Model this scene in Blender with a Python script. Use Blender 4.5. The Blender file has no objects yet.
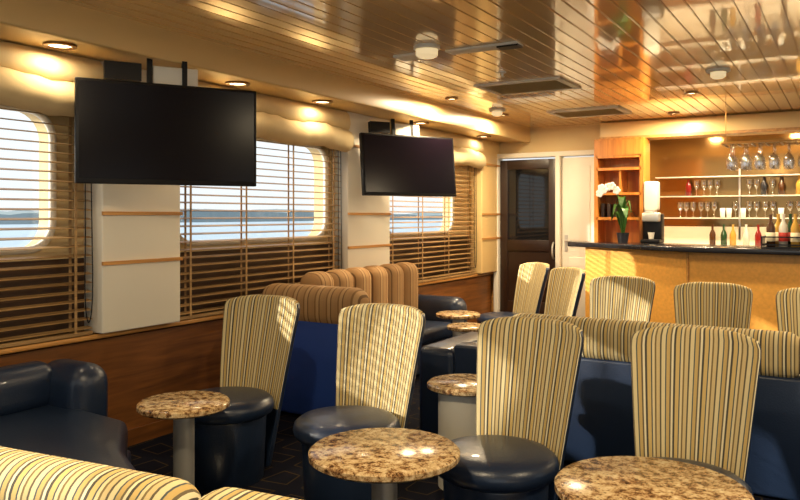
import bpy, bmesh, math, random
from mathutils import Vector, Matrix
random.seed(7)
S=bpy.context.scene
COL=S.collection
def lin(c):
    r=[]
    for v in c[:3]:
        v/=255.0
        r.append(v/12.92 if v<=0.04045 else ((v+0.055)/1.055)**2.4)
    return (r[0],r[1],r[2],1.0)
# ---------------- materials
def new_mat(name):
    m=bpy.data.materials.new(name); m.use_nodes=True
    nt=m.node_tree; b=nt.nodes['Principled BSDF']
    return m,nt,b
def pmat(name,col,rough=0.5,metal=0.0,emit=None,es=0.0,noise=0.0,nscale=20,bump=0.0,coat=0.0,spec=None):
    m,nt,b=new_mat(name)
    b.inputs['Base Color'].default_value=lin(col)
    b.inputs['Roughness'].default_value=rough
    b.inputs['Metallic'].default_value=metal
    if coat: b.inputs['Coat Weight'].default_value=coat
    if spec is not None: b.inputs['Specular IOR Level'].default_value=spec
    if emit:
        b.inputs['Emission Color'].default_value=lin(emit); b.inputs['Emission Strength'].default_value=es
    if noise or bump:
        tc=nt.nodes.new('ShaderNodeTexCoord'); n=nt.nodes.new('ShaderNodeTexNoise')
        n.inputs['Scale'].default_value=nscale; n.inputs['Detail'].default_value=5
        nt.links.new(tc.outputs['Object'],n.inputs['Vector'])
        if noise:
            mx=nt.nodes.new('ShaderNodeMix'); mx.data_type='RGBA'
            c=lin(col)
            mx.inputs['A'].default_value=tuple(v*(1-noise) for v in c[:3])+(1,)
            mx.inputs['B'].default_value=tuple(min(1,v*(1+noise)) for v in c[:3])+(1,)
            nt.links.new(n.outputs['Fac'],mx.inputs['Factor'])
            nt.links.new(mx.outputs['Result'],b.inputs['Base Color'])
        if bump:
            bp=nt.nodes.new('ShaderNodeBump'); bp.inputs['Strength'].default_value=bump; bp.inputs['Distance'].default_value=0.01
            nt.links.new(n.outputs['Fac'],bp.inputs['Height']); nt.links.new(bp.outputs['Normal'],b.inputs['Normal'])
    return m
def wood(name,c1,c2,axis='Y',rough=0.35,scale=1.0):
    m,nt,b=new_mat(name)
    tc=nt.nodes.new('ShaderNodeTexCoord'); mp=nt.nodes.new('ShaderNodeMapping')
    sc={'X':(1.2,18,18),'Y':(18,1.2,18),'Z':(18,18,1.2)}[axis]
    mp.inputs['Scale'].default_value=tuple(s*scale for s in sc)
    n=nt.nodes.new('ShaderNodeTexNoise'); n.inputs['Scale'].default_value=1.5; n.inputs['Detail'].default_value=6; n.inputs['Distortion'].default_value=.6
    r=nt.nodes.new('ShaderNodeValToRGB')
    r.color_ramp.elements[0].position=.3; r.color_ramp.elements[0].color=lin(c1)
    r.color_ramp.elements[1].position=.7; r.color_ramp.elements[1].color=lin(c2)
    nt.links.new(tc.outputs['Object'],mp.inputs['Vector']); nt.links.new(mp.outputs['Vector'],n.inputs['Vector'])
    nt.links.new(n.outputs['Fac'],r.inputs['Fac']); nt.links.new(r.outputs['Color'],b.inputs['Base Color'])
    b.inputs['Roughness'].default_value=rough
    return m
def stripes(name,cols,period=0.11,rough=0.85):
    m,nt,b=new_mat(name)
    uv=nt.nodes.new('ShaderNodeUVMap'); uv.uv_map='UVMap'
    sp=nt.nodes.new('ShaderNodeSeparateXYZ'); mu=nt.nodes.new('ShaderNodeMath'); mu.operation='MULTIPLY'; mu.inputs[1].default_value=1/period
    fr=nt.nodes.new('ShaderNodeMath'); fr.operation='FRACT'
    r=nt.nodes.new('ShaderNodeValToRGB'); r.color_ramp.interpolation='CONSTANT'
    tot=sum(w for w,c in cols); p=0; els=r.color_ramp.elements
    for i,(w,c) in enumerate(cols):
        if i==0: e=els[0]; e.position=0
        elif i==1: e=els[1]; e.position=p
        else: e=els.new(p)
        e.color=lin(c); p+=w/tot
    nt.links.new(uv.outputs['UV'],sp.inputs['Vector']); nt.links.new(sp.outputs['X'],mu.inputs[0]); nt.links.new(mu.outputs[0],fr.inputs[0])
    nt.links.new(fr.outputs[0],r.inputs['Fac'])
    tc=nt.nodes.new('ShaderNodeTexCoord'); n=nt.nodes.new('ShaderNodeTexNoise'); n.inputs['Scale'].default_value=160
    nt.links.new(tc.outputs['Object'],n.inputs['Vector'])
    bp=nt.nodes.new('ShaderNodeBump'); bp.inputs['Strength'].default_value=.25; bp.inputs['Distance'].default_value=.004
    nt.links.new(n.outputs['Fac'],bp.inputs['Height']); nt.links.new(bp.outputs['Normal'],b.inputs['Normal'])
    nt.links.new(r.outputs['Color'],b.inputs['Base Color']); b.inputs['Roughness'].default_value=rough
    b.inputs['Specular IOR Level'].default_value=.2
    return m
def granite(name):
    m,nt,b=new_mat(name)
    tc=nt.nodes.new('ShaderNodeTexCoord')
    n=nt.nodes.new('ShaderNodeTexNoise'); n.inputs['Scale'].default_value=30; n.inputs['Detail'].default_value=8; n.inputs['Roughness'].default_value=.75
    r=nt.nodes.new('ShaderNodeValToRGB'); e=r.color_ramp.elements
    e[0].position=.37; e[0].color=lin((46,34,26)); e[1].position=.64; e[1].color=lin((232,212,170))
    x=e.new(.45); x.color=lin((138,98,60)); x=e.new(.51); x.color=lin((200,168,120))
    v=nt.nodes.new('ShaderNodeTexVoronoi'); v.inputs['Scale'].default_value=55
    r2=nt.nodes.new('ShaderNodeValToRGB'); r2.color_ramp.elements[0].position=.13; r2.color_ramp.elements[0].color=(.10,.07,.05,1); r2.color_ramp.elements[1].position=.27
    mx=nt.nodes.new('ShaderNodeMix'); mx.data_type='RGBA'; mx.blend_type='MULTIPLY'; mx.inputs['Factor'].default_value=.8
    nt.links.new(tc.outputs['Object'],n.inputs['Vector']); nt.links.new(tc.outputs['Object'],v.inputs['Vector'])
    nt.links.new(n.outputs['Fac'],r.inputs['Fac']); nt.links.new(v.outputs['Distance'],r2.inputs['Fac'])
    nt.links.new(r.outputs['Color'],mx.inputs['A']); nt.links.new(r2.outputs['Color'],mx.inputs['B'])
    nt.links.new(mx.outputs['Result'],b.inputs['Base Color']); b.inputs['Roughness'].default_value=.2
    return m
def carpet():
    m,nt,b=new_mat('carpet_navy')
    tc=nt.nodes.new('ShaderNodeTexCoord'); v=nt.nodes.new('ShaderNodeTexVoronoi'); v.feature='DISTANCE_TO_EDGE'; v.inputs['Scale'].default_value=4
    v.inputs['Randomness'].default_value=.35
    r=nt.nodes.new('ShaderNodeValToRGB'); r.color_ramp.interpolation='CONSTANT'; e=r.color_ramp.elements
    e[0].position=0; e[0].color=lin((16,18,32)); e[1].position=.18; e[1].color=lin((66,54,34)); x=e.new(.215); x.color=lin((14,16,30))
    nt.links.new(tc.outputs['Object'],v.inputs['Vector']); nt.links.new(v.outputs['Distance'],r.inputs['Fac'])
    nt.links.new(r.outputs['Color'],b.inputs['Base Color']); b.inputs['Roughness'].default_value=.95; b.inputs['Specular IOR Level'].default_value=.1
    return m
def glassmat(name,tint=(1,1,1,1),gl=.12):
    m=bpy.data.materials.new(name); m.use_nodes=True; nt=m.node_tree; nt.nodes.clear()
    o=nt.nodes.new('ShaderNodeOutputMaterial'); t=nt.nodes.new('ShaderNodeBsdfTransparent'); t.inputs['Color'].default_value=tint
    g=nt.nodes.new('ShaderNodeBsdfGlossy'); g.inputs['Roughness'].default_value=.03
    mx=nt.nodes.new('ShaderNodeMixShader'); mx.inputs['Fac'].default_value=gl
    nt.links.new(t.outputs[0],mx.inputs[1]); nt.links.new(g.outputs[0],mx.inputs[2]); nt.links.new(mx.outputs[0],o.inputs['Surface'])
    return m
M={}
M['navy']=pmat('navy_leather',(28,42,66),.34,bump=.12,nscale=120,coat=.2)
M['navylit']=pmat('navy_sunlit_panel',(40,74,160),.5,bump=.1,nscale=90)  # sofa navy brightened to strong blue; sunlight is put into the colour
M['stripe']=stripes('striped_upholstery',[(8,(200,178,128)),(4,(96,86,68)),(9,(212,196,150)),(3,(78,86,88)),(8,(192,164,104)),(4,(108,96,74)),(5,(222,210,172)),(5,(78,74,66)),(9,(200,172,110)),(3,(74,82,84)),(6,(212,194,148)),(4,(122,104,70))],.115)
M['stripe2']=stripes('striped_brown_upholstery',[(8,(170,132,90)),(4,(138,104,68)),(8,(184,148,104)),(3,(120,92,64)),(9,(174,136,92))],.10)
M['granite']=granite('granite_table'); M['steel']=pmat('brushed_steel',(214,212,206),.38,.75)
M['carpet']=carpet()
M['ceil']=pmat('ceiling_plank_gold',(240,204,140),.13,.08,coat=.8,noise=.03,nscale=1.3)
M['ceildark']=pmat('ceiling_groove',(170,130,78),.8)
M['soffit']=pmat('soffit_cream',(222,190,130),.35,noise=.05,nscale=2)
M['cream']=pmat('wall_cream',(214,188,138),.6,noise=.05,nscale=3)
M['white']=pmat('white_paint',(232,226,210),.5,noise=.03,nscale=4)
M['woodd']=wood('wood_dark_panel',(92,54,22),(138,86,38),'Y',.4)
M['woodu']=wood('wood_shaded_under_window',(58,38,20),(86,56,30),'Y',.5)  # darker copy of the panel wood; its tone carries shadow behind the blinds
M['woodt']=wood('wood_trim',(166,112,52),(212,156,86),'Y',.35)
M['woodg']=wood('wood_golden',(178,104,34),(216,142,58),'Z',.35)
M['slat']=wood('blind_slat_wood',(132,100,60),(188,150,98),'Y',.45)
M['black']=pmat('black_plastic',(11,9,11),.4,spec=.3); M['screen']=pmat('tv_screen',(13,7,14),.2,spec=.2)
M['fabric']=pmat('valance_fabric',(214,192,146),.9,noise=.08,nscale=12,bump=.3)
M['bar']=pmat('bar_burl_front',(228,166,78),.35,noise=.22,nscale=34)
M['bartop']=pmat('bar_dark_granite',(34,34,38),.15,noise=.4,nscale=60)
M['doord']=pmat('door_dark_wood',(44,26,16),.35,noise=.2,nscale=8)
M['doorg']=pmat('door_dark_glass',(20,22,26),.05)
M['mirror']=pmat('bar_bronze_mirror',(150,116,66),.12,.7)
M['glass']=glassmat('window_glass',gl=.05); M['wglass']=glassmat('wine_glass',(.95,.96,.96,1),.34)
M['tglass']=glassmat('tumbler_glass',(.9,.92,.92,1),.35)
M['lampw']=pmat('lamp_lens',(255,240,210),.3,emit=(255,226,178),es=9)
M['dimglow']=pmat('dim_glow_diffuser',(240,228,196),.35,emit=(255,225,170),es=.6)
M['bronze']=pmat('bronze_ring',(120,84,40),.3,.8)
M['leaf']=pmat('leaf_green',(62,104,38),.4,noise=.3,nscale=30); M['petal']=pmat('orchid_petal',(244,240,232),.5)
M['pot']=pmat('pot_dark',(40,42,50),.3); M['water']=pmat('sea_water',(146,172,190),.4,bump=.6,nscale=.6)
M['shore']=pmat('shore_trees_hazed',(120,138,144),.9,noise=.15,nscale=.05)  # tree colour paled to grey-blue; distance haze is mixed in
# ---------------- helpers
def link(o,parent=None):
    COL.objects.link(o)
    if parent: o.parent=parent
    return o
def empty(name,loc=(0,0,0),rz=0):
    e=bpy.data.objects.new(name,None); e.empty_display_size=.1; e.location=loc; e.rotation_euler=(0,0,rz); return link(e)
def shade(me):
    for p in me.polygons: p.use_smooth=True
def box(name,c,size,mat,parent=None,bev=0.0,seg=3,axis=0,rot=None):
    bm=bmesh.new(); bmesh.ops.create_cube(bm,size=1)
    bmesh.ops.scale(bm,vec=size,verts=bm.verts)
    uvl=bm.loops.layers.uv.new('UVMap')
    if bev:
        bmesh.ops.bevel(bm,geom=list(bm.edges),offset=min(bev,min(size)*.49),segments=seg,profile=.5,affect='EDGES')
    off=random.random()
    for f in bm.faces:
        for l in f.loops: l[uvl].uv=(l.vert.co[axis]+off,l.vert.co[2])
    me=bpy.data.meshes.new(name); bm.to_mesh(me); bm.free(); me.materials.append(mat)
    o=bpy.data.objects.new(name,me); o.location=c
    if rot: o.rotation_euler=rot
    if bev:
        shade(me); me.set_sharp_from_angle(angle=math.radians(50))
    return link(o,parent)
def multibox(name,boxes,mat,parent=None):
    bm=bmesh.new()
    for c,s,*r in boxes:
        mt=Matrix.Translation(c)
        if r: mt=mt@r[0]
        bmesh.ops.create_cube(bm,size=1,matrix=mt@Matrix.Diagonal((s[0],s[1],s[2],1)))
    me=bpy.data.meshes.new(name); bm.to_mesh(me); bm.free(); me.materials.append(mat)
    return link(bpy.data.objects.new(name,me),parent)
def lathe(name,prof,mat,parent=None,loc=(0,0,0),seg=40,sy=1.0):
    bm=bmesh.new(); rings=[]
    for r,z in prof:
        if r<1e-5: rings.append([bm.verts.new((0,0,z))])
        else: rings.append([bm.verts.new((r*math.cos(2*math.pi*i/seg),r*sy*math.sin(2*math.pi*i/seg),z)) for i in range(seg)])
    for a,b in zip(rings[:-1],rings[1:]):
        for i in range(seg):
            j=(i+1)%seg
            if len(a)==1 and len(b)==1: continue
            if len(a)==1: bm.faces.new((a[0],b[j],b[i]))
            elif len(b)==1: bm.faces.new((a[i],a[j],b[0]))
            else: bm.faces.new((a[i],a[j],b[j],b[i]))
    bmesh.ops.recalc_face_normals(bm,faces=bm.faces)
    me=bpy.data.meshes.new(name); bm.to_mesh(me); bm.free(); me.materials.append(mat); shade(me)
    me.set_sharp_from_angle(angle=math.radians(45))
    o=bpy.data.objects.new(name,me); o.location=loc
    return link(o,parent)
def prism(name,pts,z0,z1,mat,parent=None,bev=0.0,seg=3):
    bm=bmesh.new(); vs=[bm.verts.new((x,y,z0)) for x,y in pts]
    f=bm.faces.new(vs); r=bmesh.ops.extrude_face_region(bm,geom=[f])
    bmesh.ops.translate(bm,vec=(0,0,z1-z0),verts=[v for v in r['geom'] if isinstance(v,bmesh.types.BMVert)])
    bmesh.ops.recalc_face_normals(bm,faces=bm.faces)
    if bev: bmesh.ops.bevel(bm,geom=list(bm.edges),offset=bev,segments=seg,profile=.5,affect='EDGES')
    me=bpy.data.meshes.new(name); bm.to_mesh(me); bm.free(); me.materials.append(mat)
    if bev: shade(me); me.set_sharp_from_angle(angle=math.radians(50))
    return link(bpy.data.objects.new(name,me),parent)
def tube(name,pts,r,mat,parent=None,cyclic=False,bez=True):
    cu=bpy.data.curves.new(name,'CURVE'); cu.dimensions='3D'; cu.bevel_depth=r; cu.bevel_resolution=3
    sp=cu.splines.new('NURBS' if bez else 'POLY'); sp.points.add(len(pts)-1)
    for p,q in zip(sp.points,pts): p.co=(q[0],q[1],q[2],1)
    if bez: sp.order_u=3; sp.use_endpoint_u=True
    sp.use_cyclic_u=cyclic
    cu.materials.append(mat)
    return link(bpy.data.objects.new(name,cu),parent)
def profile_y(name,prof,y0,y1,mat,parent=None,n=1):
    bm=bmesh.new(); rings=[]
    for k in range(n+1):
        y=y0+(y1-y0)*k/n
        rings.append([bm.verts.new((x,y,z)) for x,z in prof])
    m=len(prof)
    for a,b in zip(rings[:-1],rings[1:]):
        for i in range(m): bm.faces.new((a[i],a[(i+1)%m],b[(i+1)%m],b[i]))
    bm.faces.new(rings[0]); bm.faces.new(rings[-1])
    bmesh.ops.recalc_face_normals(bm,faces=bm.faces)
    me=bpy.data.meshes.new(name); bm.to_mesh(me); bm.free(); me.materials.append(mat); shade(me); me.set_sharp_from_angle(angle=math.radians(40))
    return link(bpy.data.objects.new(name,me),parent)
def rrect(y0,y1,z0,z1,r,n=7):
    P=[]
    for cy,cz,a in ((y1-r,z1-r,0),(y0+r,z1-r,90),(y0+r,z0+r,180),(y1-r,z0+r,270)):
        for i in range(n+1):
            t=math.radians(a+90*i/n); P.append((cy+r*math.cos(t),cz+r*math.sin(t)))
    return P
def holed_wall(name,x,outer,holes,thick,mat):
    cu=bpy.data.curves.new(name,'CURVE'); cu.dimensions='2D'; cu.fill_mode='BOTH'; cu.extrude=thick/2
    for L in [outer]+holes:
        sp=cu.splines.new('POLY'); sp.points.add(len(L)-1)
        for p,q in zip(sp.points,L): p.co=(q[0],q[1],0,1)
        sp.use_cyclic_u=True
    tmp=bpy.data.objects.new('tmp',cu); COL.objects.link(tmp)
    me=bpy.data.meshes.new_from_object(tmp); bpy.data.objects.remove(tmp)
    for v in me.vertices: u,vv,w=v.co; v.co=(x+w,u,vv)
    me.materials.clear(); me.materials.append(mat); me.name=name
    return link(bpy.data.objects.new(name,me))
# ---------------- room shell
XW=-4.0; YB=8.84; ZC=2.54; ZS=2.38; SILL=.74
box('floor',(0.0,3.7,-.05),(8.4,14,.1),M['carpet'])
wins=[(-1.45,.04),(1.2,2.71),(3.62,5.37),(6.35,7.85)]  # first opening is unseen, added behind the camera to let in light
outer=[(-3,0),(8.9,0),(8.9,2.6),(-3,2.6)]
holed_wall('wall_left',XW-.06,outer,[rrect(a,b,1.26,2.06,.16) for a,b in wins],.12,M['cream'])
outer=[(-3,0),(10.4,0),(10.4,2.6),(-3,2.6)]
holed_wall('wall_right',4.06,outer,[rrect(a,b,1.1,2.1,.13) for a,b in wins],.12,M['cream'])
box('wall_panel_lower',(XW+.04,2.9,SILL/2-.02),(.08,11.8,SILL-.04),M['woodd'])
box('trim_sill',(XW+.06,2.9,SILL-.012),(.12,11.8,.03),M['woodt'],bev=.008)
box('wall_panel_under_window',(XW+.006,2.9,(SILL+1.2)/2),(.012,11.8,1.2-SILL),M['woodu'])  # thin dark panel added to deepen the shadowed gaps between slats
box('baseboard_left',(XW+.09,2.9,.05),(.02,11.8,.1),M['woodd'])
bx=[]
x=-3.44
while x<4.0:
    bx.append(((x+.047,3.7,ZC+.01),(.1005,13.9,.02))); x+=.105
ce=multibox('ceiling',bx,M['ceil'])
bm=bmesh.new(); bm.from_mesh(ce.data); bmesh.ops.bevel(bm,geom=list(bm.edges),offset=.004,segments=2,affect='EDGES'); bm.to_mesh(ce.data); bm.free()
shade(ce.data); ce.data.set_sharp_from_angle(angle=math.radians(30))
box('ceiling_slab',(.0,3.7,ZC+.075),(8.4,14,.1),M['ceildark'])
box('ceiling_soffit_left',((-3.47-4.1)/2,2.9,ZS+.08),(.63,11.9,.16),M['soffit'])
box('trim_soffit_lip',(-3.44,2.9,ZS+.075),(.06,11.9,.19),M['soffit'],bev=.012)
for i,(a,b) in enumerate([(2.92,3.53),(5.47,6.18),(8.3,8.84),(.35,.95)]):
    e=empty('wall_pillar' if i==0 else 'wall_pillar.%03d'%i)
    box('face',(XW+.09,(a+b)/2,(SILL+ZS)/2+.005),(.18,b-a,ZS-SILL-.01),M['white'] if i!=2 else M['soffit'],e,bev=.01)
    for z in (1.17,1.47,2.08):
        box('strip',(XW+.187,(a+b)/2,z),(.015,b-a+.01,.022),M['woodt'],e)
spans=[(-1.7,.3),(.97,2.9),(3.55,5.45),(6.2,8.25)]
for i,((a,b),(sa,sb)) in enumerate(zip(wins,spans)):
    w=empty('window_%d'%(i+1))
    L=rrect(a,b,1.26,2.06,.16)
    tube('frame',[(XW+.01,y,z) for y,z in L],.022,M['white'],w,cyclic=True,bez=False)
    gm=bpy.data.meshes.new('glass'); gm.from_pydata([(XW-.07,y,z) for y,z in L],[],[tuple(range(len(L)))]); gm.materials.append(M['glass'])
    link(bpy.data.objects.new('glass',gm),w)
    if i==0: continue
    bl=empty('venetian_blind' if i==1 else 'venetian_blind.%03d'%(i-1))
    bx=[]; z=SILL+.05; xb=XW+.10; R=Matrix.Rotation(math.radians(12),4,'Y')
    while z<2.12:
        bx.append(((xb,(sa+sb)/2,z),(.045,sb-sa-.01,.004),R)); z+=.054
    multibox('slats',bx,M['slat'],bl)
    bx=[]
    n=4
    for k in range(n):
        y=sa+.12+(sb-sa-.24)*k/(n-1)
        for dx in (-.026,.026): bx.append(((xb+dx,y,(SILL+2.15)/2),(.002,.018,2.1-SILL)))
    multibox('ladder_tapes',bx,M['slat'],bl)
    box('bottom_rail',(xb,(sa+sb)/2,SILL+.02),(.05,sb-sa-.01,.02),M['slat'],bl)
    box('head_rail',(xb,(sa+sb)/2,2.14),(.055,sb-sa-.01,.05),M['slat'],bl)
    y=sb-.07; xc=xb+.036
    tube('pull_cord',[(xc,y,2.1),(xc,y+.01,1.4),(xc,y+.0,.95),(xc,y+.03,.78),(xc,y+.06,.95),(xc,y+.05,1.4),(xc,y+.04,2.1)],.0035,M['black'],bl)
    va=empty('roman_shade_valance' if i==1 else 'roman_shade_valance.%03d'%(i-1))
    x0=XW+.01
    pr=[(x0+.14,2.375),(x0+.17,2.375),(x0+.20,2.34),(x0+.215,2.28),(x0+.20,2.235),(x0+.185,2.225),(x0+.225,2.20),(x0+.25,2.15),(x0+.245,2.09),(x0+.21,2.045),(x0+.16,2.03),(x0+.145,2.05),(x0+.14,2.17)]
    vo=profile_y('fabric_folds',pr,sa-.02,sb+.0,M['fabric'],va,n=24)
    for v in vo.data.vertices:
        if v.co.x>x0+.1 and v.co.z<2.3: v.co.z+=.012*math.sin(v.co.y*9)+.006*math.sin(v.co.y*31)
XC=-2.5
prism('wall_back',[(-4.1,YB),(-3.86,YB),(-3.86,YB+.12),(-4.1,YB+.12)],0,ZC,M['woodt'])
box('wall_back_upper',((-3.86+XC)/2,YB+.06,(2.2+ZC)/2),(XC+3.86,.12,ZC-2.2),M['cream'])
box('wall_back_header',((XC+4)/2,YB+.0,2.43),(4-XC,.3,.2),M['soffit'],bev=.01)
box('trim_header',((XC+4)/2,YB-.16,2.345),(4-XC,.03,.03),M['woodt'])
box('wall_bar_back',(.75,10.45,1.27),(7,.1,2.54),M['mirror'])
box('wall_bar_side',(-2.52,9.7,1.27),(.08,1.5,2.54),M['cream'])
fr=empty('door_frame')
for x in (-3.84,-3.03,-2.53): box('jamb',(x,YB-.01,1.09),(.06,.16,2.18),M['white'],fr,bev=.006)
box('head',(-3.185,YB-.01,2.2),(1.37,.16,.06),M['white'],fr,bev=.006)
d=empty('door_1')
for x in (-3.755,-3.115): box('stile',(x,YB,1.08),(.1,.05,2.14),M['doord'],d,bev=.004)
for z,h in ((.2,.36),(1.08,.14),(2.09,.12)): box('rail',(-3.435,YB,z),(.56,.05,h),M['doord'],d,bev=.004)
box('pane_upper',(-3.435,YB+.005,1.59),(.56,.012,.9),M['doorg'],d)
box('panel_lower',(-3.435,YB+.005,.7),(.56,.02,.66),M['doord'],d)
tube('handle',[(-3.10,YB-.03,1.12),(-3.10,YB-.08,1.10),(-3.10,YB-.08,.95),(-3.10,YB-.03,.93)],.012,M['steel'],d)
d=empty('door_2')
box('leaf',(-2.78,YB,1.08),(.43,.05,2.15),M['white'],d,bev=.004)
for z,h in ((.55,.8),(1.6,.9)): box('inset',(-2.78,YB-.028,z),(.26,.012,h),M['white'],d,bev=.004)
tube('handle',[(-2.94,YB-.03,1.15),(-2.94,YB-.09,1.15),(-2.86,YB-.09,1.15)],.012,M['steel'],d)
box('lock_plate',(-2.94,YB-.03,1.12),(.04,.01,.2),M['steel'],d)
# shelving cabinet
c=empty('wooden_bar_cabinet',(0,0,0))
cx0,cx1=-2.49,-1.98; cy=8.66
for x in (cx0,cx1): box('side',(x,cy,1.17),(.04,.32,2.3),M['woodg'],c)
for z in (1.12,1.42,1.70,1.98,2.12,2.31): box('shelf',((cx0+cx1)/2,cy,z),(.5,.32,.03),M['woodg'],c)
box('back',((cx0+cx1)/2,cy+.15,1.17),(.5,.02,2.3),M['woodg'],c)
box('divider',(-2.22,cy,1.84),(.02,.3,.26),M['woodg'],c)
box('header',((cx0+cx1)/2,cy-.155,2.22),(.5,.02,.17),M['woodg'],c)
box('lower_doors',((cx0+cx1)/2,cy-.155,.55),(.5,.02,1.1),M['woodg'],c)
bx=[]
for k in range(4):
    bx.append(((-2.43+.07*k,cy-.02,1.435+.08),(.035,.14,.12+.05*random.random())))
multibox('folders',bx,M['doord'],c)
ds=empty('wall_dispenser',(-1.88,8.55,1.67))
box('body',(0,0,0),(.15,.14,.32),M['white'],ds,bev=.02); box('window',(0,-.072,.05),(.05,.006,.12),M['glass'],ds); box('tray',(0,-.05,-.17),(.1,.16,.02),M['steel'],ds)
cm=empty('coffee_machine',(-1.84,8.42,1.157))
box('body',(0,.03,.17),(.2,.16,.3),M['black'],cm,bev=.02); box('base',(0,-.02,.02),(.2,.26,.04),M['black'],cm,bev=.01); box('head',(0,-.07,.28),(.18,.12,.1),M['steel'],cm,bev=.015)
lathe('cup',[(0,0),(.025,0),(.036,.07),(.032,.07),(.022,.008),(0,.008)],M['white'],cm,loc=(0,-.08,.045),seg=18)
# bar
b=empty('bar_counter')
A=Vector((-2.55,8.30)); B=Vector((-1.355,7.72)); C=Vector((3.2,7.35))
prism('front_body',[A,B,C,(3.2,7.95),(-1.1,8.15),(-2.0,8.47),(-2.55,8.46)],0,1.10,M['bar'],b)
prism('top',[(-2.78,8.36),(-1.40,7.60),(3.3,7.22),(3.3,8.05),(-1.05,8.27),(-1.7,8.52),(-1.94,8.56),(-1.94,8.485),(-2.72,8.485)],1.10,1.155,M['bartop'],b,bev=.012)
def seam(P,Q,t,name):
    p=P.lerp(Q,t); dr=(Q-P).normalized(); box(name,(p.x,p.y,.56),(.02,.025,1.06),M['woodt'],b,rot=(0,0,math.atan2(dr.y,dr.x)))
seam(A,B,1.0,'seam_corner')
for t in (.33,.66): seam(B,C,t,'seam')
dr=(B-A).normalized(); m=(A+B)/2; box('kick',(m.x+.01,m.y-.02,.06),((B-A).length,.02,.12),M['bartop'],b,rot=(0,0,math.atan2(dr.y,dr.x)))
dr=(C-B).normalized(); m=(C+B)/2; box('kick',(m.x,m.y-.015,.06),((C-B).length,.02,.12),M['bartop'],b,rot=(0,0,math.atan2(dr.y,dr.x)))
# back bar
bb=empty('back_bar')
box('cabinet',(.8,10.15,.5),(6,.45,1.0),M['woodg'],bb); box('worktop',(.8,10.12,1.02),(6,.52,.04),M['white'],bb)
box('splash',(.8,10.38,1.17),(6,.02,.28),M['white'],bb)
for z in (1.42,1.70,1.95): box('glass_shelf',(.8,10.30,z),(6,.18,.012),M['white'],bb)
for x_ in (-1.2,-.2,.8,1.8): box('shelf_post',(x_,10.38,1.6),(.02,.02,.9),M['steel'],bb)
gprof=[(0,0),(.028,.002),(.034,.12),(.03,.12)]
def merged_lathes(name,specs,mat,parent):
    bm=bmesh.new(); seg=14
    for prof,loc,sg in specs:
        rings=[]
        for r,z in prof:
            z*=sg; r=max(r,.0008)
            rings.append([bm.verts.new((loc[0]+r*math.cos(2*math.pi*i/seg),loc[1]+r*math.sin(2*math.pi*i/seg),loc[2]+z)) for i in range(seg)])
        for p,q in zip(rings[:-1],rings[1:]):
            for i in range(seg): bm.faces.new((p[i],p[(i+1)%seg],q[(i+1)%seg],q[i]))
    bmesh.ops.recalc_face_normals(bm,faces=bm.faces)
    me=bpy.data.meshes.new(name); bm.to_mesh(me); bm.free(); me.materials.append(mat); shade(me)
    return link(bpy.data.objects.new(name,me),parent)
bprof=[(0,0),(.037,0),(.038,.17),(.03,.2),(.014,.235),(.014,.29),(.016,.3),(0,.3)]
bcols=[(70,40,16),(30,60,34),(180,140,60),(200,196,186),(120,24,20),(40,40,44)]
bmats=[pmat('bottle_glass_%d'%i,c_,.12) for i,c_ in enumerate(bcols)]
labm=pmat('bottle_label',(226,214,180),.6); labr=pmat('bottle_label_red',(170,40,30),.6)
sp=[]; sp2=[]; spb=[[] for _ in range(6)]
wgup=[(.033,0),(.034,.003),(.006,.008),(.0045,.08),(.02,.095),(.037,.125),(.04,.15),(.034,.2)]
for z,st_ in ((1.427,.07),(1.707,.075)):
    xx=-1.9
    while xx<1.5:
        q=random.random()
        if z<1.5:
            (sp if q<.4 else sp2).append((gprof if q<.4 else wgup,(xx,10.29,z),1))
        elif q<.55: sp2.append((wgup,(xx,10.29,z),1))
        elif q<.85: spb[int(random.random()*6)].append((bprof,(xx,10.29,z),.75))
        xx+=st_+.03*random.random()
frost=pmat('frosted_glassware',(222,226,222),.15,spec=.8)
merged_lathes('tumblers',sp,frost,bb); merged_lathes('goblets',sp2,M['tglass'],bb)
for k in range(6):
    if spb[k]: merged_lathes('bottles_%d'%k,spb[k],bmats[k],bb)
for k in range(6):
    s_=[(bprof,(-1.9+.13*(k+6*j)+.05*random.random(),10.12,1.042),1) for j in range(5) if random.random()<.6]
    if s_: merged_lathes('counter_bottles_%d'%k,s_,bmats[(k+3)%6],bb)
# bottles on bar
bt=empty('liquor_bottles')
pos=[(-.62,7.62),(-.52,7.66),(-.42,7.60),(-.33,7.66),(-.24,7.60),(-.13,7.64),(-.02,7.6),(.1,7.65),(-.57,7.78),(-.47,7.78),(-.37,7.8),(-.28,7.78),(-.17,7.79),(-.06,7.78)]
for k in range(6):
    s_=[(bprof,(p[0],p[1],1.17),1) for j,p in enumerate(pos) if j%6==k]
    merged_lathes('bottle_group_%d'%k,s_,bmats[(k*2+1)%6 if k%2 else k],bt)
lab=[(.0385,.05),(.0395,.051),(.0395,.13),(.0385,.131)]
merged_lathes('labels',[(lab,(p[0],p[1],1.17),1) for j,p in enumerate(pos) if j%2==0],labm,bt)
merged_lathes('labels_red',[(lab,(p[0],p[1],1.17),1) for j,p in enumerate(pos) if j%2],labr,bt)
cr=[]
for z in (1.19,1.26): 
    for y in (7.55,7.85): cr.append(((-.26,y,z),(.86,.008,.012)))
for x_ in (-.69,.17):
    cr.append(((x_,7.70,1.21),(.012,.31,.11)))
cr.append(((-.26,7.70,1.163),(.86,.31,.014)))
multibox('bottle_tray',cr,M['black'],bt)
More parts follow.
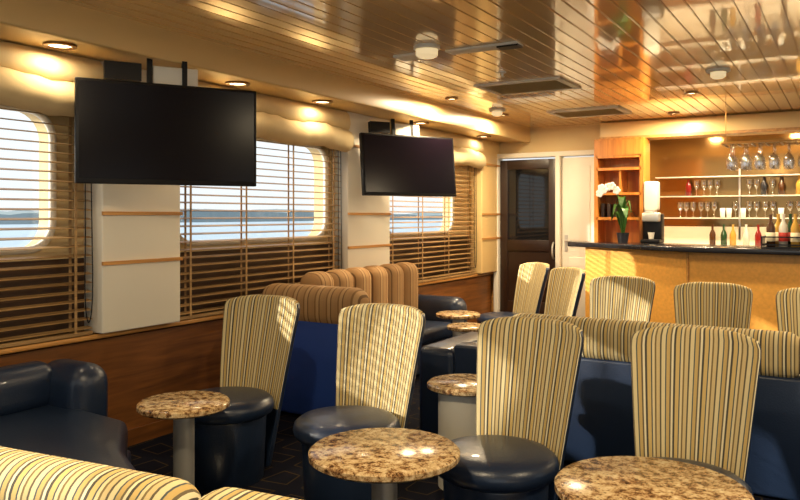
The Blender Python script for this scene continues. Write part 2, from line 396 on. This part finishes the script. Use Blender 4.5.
# wine glass rack
wr=empty('hanging_wine_glass_rack')
rz=2.11; rx0,rx1=-1.0,.65; ry=7.62; NG=14
bx=[]
for k in range(NG+1):
    x_=rx0+(rx1-rx0)*k/NG; bx.append(((x_,ry,rz),(.014,.34,.012)))
bx.append((((rx0+rx1)/2,ry-.17,rz+.01),(rx1-rx0+.04,.02,.02))); bx.append((((rx0+rx1)/2,ry+.17,rz+.01),(rx1-rx0+.04,.02,.02)))
for x_ in (rx0,rx1): bx.append(((x_,ry,(rz+ZC)/2),(.006,.006,ZC-rz)))
multibox('rack_frame',bx,M['bronze'],wr)
wg=[(.033,0),(.034,.003),(.006,.008),(.0045,.09),(.02,.105),(.037,.135),(.044,.165),(.041,.2),(.037,.228)]
sp=[]
for k in range(NG):
    x_=rx0+(rx1-rx0)*(k+.5)/NG
    for dy in (-.12,0,.12): sp.append((wg,(x_,ry+dy,rz+.01),-1.05))
merged_lathes('wine_glasses',sp,M['wglass'],wr)
# orchid
o=empty('potted_orchid',(-2.12,8.25,1.157))
lathe('pot',[(0,0),(.05,0),(.065,.1),(.07,.11),(.06,.11),(.055,.09),(0,.09)],M['pot'],o,seg=24)
def leaf(name,az,L,w,rise,droop,par,mat):
    bm=bmesh.new(); n=8; rows=[]
    for i in range(n+1):
        t=i/n; r_=L*t; z=.1+rise*math.sin(t*math.pi*.75)-droop*t*t; ww=w*math.sin(math.pi*min(1,(t*.92+.08)))**.6*.5
        ca,sa_=math.cos(az),math.sin(az)
        rows.append([bm.verts.new((ca*r_-sa_*k*ww,sa_*r_+ca*k*ww,z+abs(k)*.01)) for k in (-1,0,1)])
    for a_,b_ in zip(rows[:-1],rows[1:]):
        for k in range(2): bm.faces.new((a_[k],a_[k+1],b_[k+1],b_[k]))
    me=bpy.data.meshes.new(name); bm.to_mesh(me); bm.free(); me.materials.append(mat); shade(me); link(bpy.data.objects.new(name,me),par)
for k,(az,L,rs) in enumerate([(.3,.15,.26),(2.7,.16,.26),(3.9,.12,.34),(5.2,.14,.3),(1.5,.1,.32),(4.6,.06,.42),(3.3,.08,.4),(.0,.09,.38)]): leaf('leaf_%d'%k,az,L,.09,rs,.06,o,M['leaf'])
st=[(0,0,.1),(-.02,0,.3),(-.04,-.01,.5),(-.1,-.02,.62),(-.17,-.03,.61),(-.24,-.04,.56)]
tube('stem',st,.005,M['leaf'],o)
bm=bmesh.new()
for q in [(-.06,-.02,.57),(-.11,-.03,.62),(-.15,-.03,.61),(-.19,-.04,.58),(-.24,-.04,.54),(-.22,-.04,.60)]:
    for k in range(5):
        a_=k*2*math.pi/5
        bmesh.ops.create_icosphere(bm,subdivisions=2,radius=1,matrix=Matrix.Translation((q[0]+.024*math.cos(a_),q[1]-.01,q[2]+.024*math.sin(a_)))@Matrix.Diagonal((.022,.006,.022,1)))
me=bpy.data.meshes.new('flowers'); bm.to_mesh(me); bm.free(); me.materials.append(M['petal']); shade(me); link(bpy.data.objects.new('flowers',me),o)
# ---------------- TVs
def tv(name,pl,pr_,zc,tilt=0,roll=0):
    pl=Vector(pl); pr_=Vector(pr_); mid=(pl+pr_)/2; L=(pr_-pl).length; ang=math.atan2((pr_-pl).y,(pr_-pl).x)
    e=empty(name,(mid.x,mid.y,zc),ang); e.rotation_euler=(tilt,roll,ang)
    box('bezel',(0,.02,0),(L,.045,L*.57),M['black'],e,bev=.006); box('screen',(0,-.0045,.006),(L-.035,.004,L*.57-.045),M['screen'],e)
    box('back_hump',(0,.06,-.03),(L*.6,.05,L*.3),M['black'],e,bev=.015)
    box('bracket_plate',(0,.095,0),(.28,.02,.28),M['black'],e)
    for x_ in (-.1,.1): box('hanger',(x_,.105,.2),(.03,.02,.5),M['black'],e)
    box('mount_head',(-.25,.1,.36),(.2,.05,.1),M['black'],e)
    box('cover_panel',(.05,.12,.34),(.26,.04,.14),M['white'],e,bev=.005)
    return e
tv('wall_television',(-3.63,2.60),(-3.107,3.476),1.925)
tv('wall_television.001',(-3.70,5.52),(-3.22,6.38),1.915,math.radians(-6))
# ---------------- chairs
def chair(x,y,rz,name):
    e=empty(name,(x,y,0),rz)
    lathe('drum_base',[(0,.0),(.205,.0),(.21,.01),(.225,.34),(.22,.36),(0,.36)],M['navy'],e)
    lathe('seat_cushion',[(0,.355),(.235,.355),(.258,.37),(.268,.40),(.262,.43),(.235,.452),(.18,.465),(0,.472)],M['navy'],e)
    bm=bmesh.new(); uvl=bm.loops.layers.uv.new('UVMap'); nu,nv=16,26; th=.065
    H=.97; 
    def P(u,v,back):
        hw=.165+.105*(v**.8)
        if v>.93: hw-=.018*((v-.93)/.07)**2
        yy=.19+.22*v**1.2-.075*(u*u)*(.4+.6*v)+ (th*(1-.25*abs(u)**3) if back else 0)
        z=.02+(H-.02)*v-.03*abs(u)**4*v**6
        return (u*hw*(1.0 if not back else .985),yy,z)
    F=[[bm.verts.new(P(-1+2*i/nu,j/nv,False)) for i in range(nu+1)] for j in range(nv+1)]
    Bk=[[bm.verts.new(P(-1+2*i/nu,j/nv,True)) for i in range(nu+1)] for j in range(nv+1)]
    def add(vs,mi,us):
        f=bm.faces.new(vs); f.material_index=mi; f.smooth=True
        for l,u_ in zip(f.loops,us): l[uvl].uv=(u_*.26+.5,0)
    for j in range(nv):
        for i in range(nu):
            u0=-1+2*i/nu; u1=-1+2*(i+1)/nu
            add((F[j][i],F[j][i+1],F[j+1][i+1],F[j+1][i]),0 if j/nv>.33 else 1,(u0,u1,u1,u0))
            add((Bk[j][i+1],Bk[j][i],Bk[j+1][i],Bk[j+1][i+1]),1,(u1,u0,u0,u1))
        add((F[j][nu],Bk[j][nu],Bk[j+1][nu],F[j+1][nu]),1,(1,1,1,1))
        add((Bk[j][0],F[j][0],F[j+1][0],Bk[j+1][0]),1,(-1,-1,-1,-1))
    for i in range(nu):
        u0=-1+2*i/nu; u1=-1+2*(i+1)/nu
        add((F[nv][i],F[nv][i+1],Bk[nv][i+1],Bk[nv][i]),0,(u0,u1,u1,u0))
        add((F[0][i+1],F[0][i],Bk[0][i],Bk[0][i+1]),1,(u1,u0,u0,u1))
    me=bpy.data.meshes.new('back_rest'); bm.to_mesh(me); bm.free(); me.materials.append(M['stripe']); me.materials.append(M['navy'])
    ob=link(bpy.data.objects.new('back_rest',me),e)
    bv=ob.modifiers.new('bev','BEVEL'); bv.width=.016; bv.segments=4; bv.limit_method='ANGLE'; bv.angle_limit=math.radians(50); bv.harden_normals=False
    return e
r=math.radians
chs=[(-2.98,3.08,r(7)),(-2.15,3.07,r(3)),(-1.30,2.96,r(-3)),(-.57,3.03,r(0))]
def fromtop(tx,ty,a): return (tx+math.sin(a)*.42,ty-math.cos(a)*.42,a)
chs+= [fromtop(-2.73,7.33,r(-38)),fromtop(-2.21,6.82,r(-38)),fromtop(-1.54,6.07,r(-6)),fromtop(-.85,5.83,r(4)),fromtop(-.17,5.75,r(0))]
for i,(x,y,a) in enumerate(chs): chair(x,y,a,'lounge_chair' if i==0 else 'lounge_chair.%03d'%i)
# ---------------- tables
def table(x,y,z,rad,name,box_base=False):
    e=empty(name,(x,y,0))
    t=.036
    lathe('granite_top',[(0,z-t),(rad-.012,z-t),(rad,z-t+.009),(rad,z-.009),(rad-.01,z),(0,z)],M['granite'],e,seg=64)
    if box_base:
        lathe('pedestal',[(0,.0),(.15,.0),(.15,z-t),(0,z-t)],M['white'],e)
    else:
        lathe('pedestal',[(0,.03),(.05,.03),(.05,z-t-.03),(.11,z-t-.01),(.11,z-t),(0,z-t)],M['steel'],e)
        lathe('foot',[(0,0),(.17,0),(.17,.012),(.14,.022),(.06,.034),(0,.034)],M['steel'],e)
for i,t in enumerate([(-2.77,2.58,.56,.218),(-1.54,2.45,.56,.292),(-.575,2.60,.55,.318),(-3.02,6.05,.58,.20),(-2.71,5.6,.55,.17)]):
    table(*t,'granite_side_table' if i==0 else 'granite_side_table.%03d'%i)
table(-1.78,3.66,.56,.21,'granite_side_table.005',True)
# ---------------- corner sofas
def roll(e,name,x0,x1,y,z0,z1,th,mat,seglen,axis=0,bev=.06):
    n=max(1,round((x1-x0)/seglen)); w=(x1-x0)/n
    for k in range(n):
        c_=x0+w*(k+.5)
        if axis==0: box(name+'_%d'%k,(c_,y,(z0+z1)/2),(w-.004,th,z1-z0),mat,e,bev=bev,seg=6,axis=0)
        else: box(name+'_%d'%k,(y,c_,(z0+z1)/2),(th,w-.004,z1-z0),mat,e,bev=bev,seg=6,axis=1)
O=(-1.03,1.22); AN=r(7)
e=empty('corner_sofa',(O[0],O[1],0),AN)
roll(e,'back_roll',-2.4,-.22,0,.60,.858,.18,M['stripe'],2.2,bev=.08)
roll(e,'back_roll_end',-.22,.16,-.0,.60,.856,.18,M['stripe'],.4,bev=.07)
box('back_shell',(-1.13,.0,.32),(2.54,.13,.58),M['navy'],e,bev=.03)
inv=(Matrix.Translation((O[0],O[1],0))@Matrix.Rotation(AN,4,'Z')).inverted()
def W(p,z=0): q=inv@Vector((p[0],p[1],z)); return (q.x,q.y)
prism('seat_base',[W(p) for p in [(-3.86,1.05),(-1.25,1.32),(-1.25,1.86),(-2.3,1.95),(-2.7,2.15),(-3.05,2.5),(-3.86,2.5)]],.03,.30,M['navy'],e,bev=.02)
prism('seat_cushion',[W(p) for p in [(-3.86,1.05),(-1.15,1.32),(-1.15,1.95),(-2.35,2.0),(-2.72,2.2),(-3.1,2.52),(-3.86,2.58)]],.30,.44,M['navy'],e,bev=.05,seg=5)
def wbox(name,c,size,mat,bev):
    q=inv@Vector(c); box(name,q,size,mat,e,bev=bev,seg=6,rot=(0,0,-AN),axis=1)
wbox('arm',(-3.65,2.60,.34),(.42,.24,.64),M['navy'],.11)
wbox('wall_back',(-3.77,1.8,.54),(.2,1.5,.26),M['navy'],.09)
e=empty('corner_sofa.001',(0,0,0))
roll(e,'back_roll',-3.78,-2.88,4.34,.66,.95,.24,M['stripe2'],.9,bev=.10)
box('back_shell',(-3.35,4.32,.38),(.94,.16,.72),M['navylit'],e,bev=.03)
prism('seat_base',[(-3.86,4.4),(-2.92,4.4),(-2.92,4.9),(-3.3,5.1),(-3.3,6.4),(-3.86,6.4)],.03,.3,M['navy'],e,bev=.02)
prism('seat_cushion',[(-3.86,4.4),(-2.88,4.4),(-2.88,4.95),(-3.24,5.15),(-3.24,6.42),(-3.86,6.42)],.3,.44,M['navy'],e,bev=.05,seg=5)
roll(e,'wall_back_roll',4.75,6.42,-3.72,.42,1.0,.24,M['stripe2'],.28,axis=1,bev=.1)
box('arm',(-3.53,6.56,.34),(.66,.26,.64),M['navy'],e,bev=.11,seg=6)
e=empty('banquette_sofa',(0,0,0))
roll(e,'back_roll',-1.8,3.0,4.32,.62,.86,.19,M['stripe'],1.6,bev=.08)
box('back_shell',(.42,4.32,.33),(5.15,.15,.62),M['navy'],e,bev=.02)
box('arm',(-2.28,4.62,.31),(.26,.78,.6),M['navy'],e,bev=.05,seg=5)
box('seat',(.42,4.68,.24),(5.1,.58,.38),M['navy'],e,bev=.05,seg=5)
# ---------------- ceiling fittings
WARM=(1,.79,.50)
def downlight(x,y,z,i,rad=.075,pw=10,name='recessed_downlight'):
    e=empty(name if i==0 else name+'.%03d'%i,(x,y,z))
    lathe('ring',[(rad*.72,-.002),(rad*.75,-.014),(rad,-.012),(rad*1.02,0)],M['bronze'],e,seg=28)
    lathe('lens',[(0,-.004),(rad*.72,-.004)],M['lampw'],e,seg=24)
    if pw:
        l=bpy.data.lights.new('bulb','AREA'); l.shape='DISK'; l.size=.14; l.energy=pw; l.color=WARM
        lo=bpy.data.objects.new('bulb',l); lo.location=(0,0,-.03); link(lo,e)
k=0
for y in (1.2,2.53,3.9,4.88,6.5,8.0): downlight(-3.66,y,ZS,k,.085,3.5); k+=1
for x,y in ((-3.16,6.2),(-3.2,7.5),(-1.6,8.3),(-1.2,7.0),(.5,5.5),(.8,2.5),(-1.4,1.2),(1.5,8)): downlight(x,y,ZC,k,.06,44); k+=1
for x in (-1.6,-.6,.5): downlight(x,9.6,ZC,k,.07,34); k+=1
e=empty('ceiling_dome_lamp',(-2.32,4.2,ZC))
lathe('collar',[(0,0),(.085,0),(.085,-.02),(.075,-.025)],M['white'],e)
lathe('dome',[(.072,-.02),(.07,-.06),(.05,-.075),(0,-.08)],M['dimglow'],e)
e=empty('ceiling_light_panel',(-2.2,4.38,ZC))
box('plate',(-.32,.02,-.008),(.26,.16,.016),M['white'],e,bev=.005); box('plate_long',(.18,.03,-.008),(.5,.12,.016),M['white'],e,bev=.005); box('slot',(.36,.03,-.02),(.14,.09,.012),M['black'],e)
for i,(x,y) in enumerate(((-2.31,5.93),(-2.34,7.76))):
    e=empty('ceiling_air_vent' if i==0 else 'ceiling_air_vent.001',(x,y,ZC))
    bx=[((0,s2*.25,-.008),(.74,.05,.016)) for s2 in (-1,1)]+[((s2*.345,0,-.008),(.05,.5,.016)) for s2 in (-1,1)]
    multibox('frame',bx,M['white'],e); box('cavity',(0,0,-.003),(.64,.46,.004),M['black'],e)
    multibox('louvres',[((0,-.19+.054*j,-.012),(.64,.02,.003),Matrix.Rotation(.6,4,'X')) for j in range(8)],M['soffit'],e)
def detector(x,y,i):
    e=empty('smoke_detector' if i==0 else 'smoke_detector.%03d'%i,(x,y,ZC))
    lathe('base',[(0,0),(.085,0),(.085,-.015),(.07,-.02)],M['white'],e); lathe('head',[(.055,-.018),(.055,-.05),(.035,-.065),(0,-.068)],M['dimglow'],e)
for i,(x,y) in enumerate(((-.84,6.0),(-3.1,7.1))): detector(x,y,i)
e=empty('ceiling_sprinkler',(-2.25,5.25,ZC)); lathe('head',[(0,0),(.03,0),(.03,-.008),(.01,-.01),(.01,-.035),(.022,-.037),(0,-.04)],M['steel'],e,seg=16)
# ---------------- outside
box('sea_water',(-560,200,-5.1),(1100,1800,.2),M['water'])
bm=bmesh.new(); prev=None
for i in range(200):
    yy=-700+i*10; h=4.6+2.2*math.sin(i*.11)+1.4*math.sin(i*.37+1)+random.random()*1.5
    a_=bm.verts.new((-500,yy,-4.95)); b_=bm.verts.new((-505,yy,h-2)); c2=bm.verts.new((-560,yy,h))
    if prev: bm.faces.new((prev[0],a_,b_,prev[1])); bm.faces.new((prev[1],b_,c2,prev[2]))
    prev=(a_,b_,c2)
me=bpy.data.meshes.new('distant_shoreline'); bm.to_mesh(me); bm.free(); me.materials.append(M['shore']); link(bpy.data.objects.new('distant_shoreline',me))
# ---------------- world / sun
w=bpy.data.worlds.new('hazy_sky'); S.world=w; w.use_nodes=True; nt=w.node_tree; bg=nt.nodes['Background']
tc=nt.nodes.new('ShaderNodeTexCoord'); sp=nt.nodes.new('ShaderNodeSeparateXYZ'); rp=nt.nodes.new('ShaderNodeValToRGB')
nt.links.new(tc.outputs['Generated'],sp.inputs[0]); nt.links.new(sp.outputs['Z'],rp.inputs['Fac']); nt.links.new(rp.outputs['Color'],bg.inputs['Color'])
rp.color_ramp.elements[0].position=0; rp.color_ramp.elements[0].color=(.58,.62,.63,1); rp.color_ramp.elements[1].position=.6; rp.color_ramp.elements[1].color=(.70,.73,.77,1)
bg.inputs['Strength'].default_value=1.7
l=bpy.data.lights.new('sun','SUN'); l.energy=8; l.angle=math.radians(1.0); l.color=(1,.91,.76)
so=bpy.data.objects.new('sun',l); dv=Vector((.80,.60,-.37)); so.rotation_euler=dv.to_track_quat('-Z','Y').to_euler(); so.location=(-6,-4,5); link(so)
# ---------------- camera
cam=bpy.data.cameras.new('camera'); cam.lens=33.75; cam.sensor_width=36; cam.shift_y=-35/800; cam.clip_end=3000
co=bpy.data.objects.new('camera',cam); co.location=(0,0,1.46); co.rotation_euler=(math.radians(90),0,math.radians(30.96)); link(co); S.camera=co
S.view_settings.view_transform='Standard'
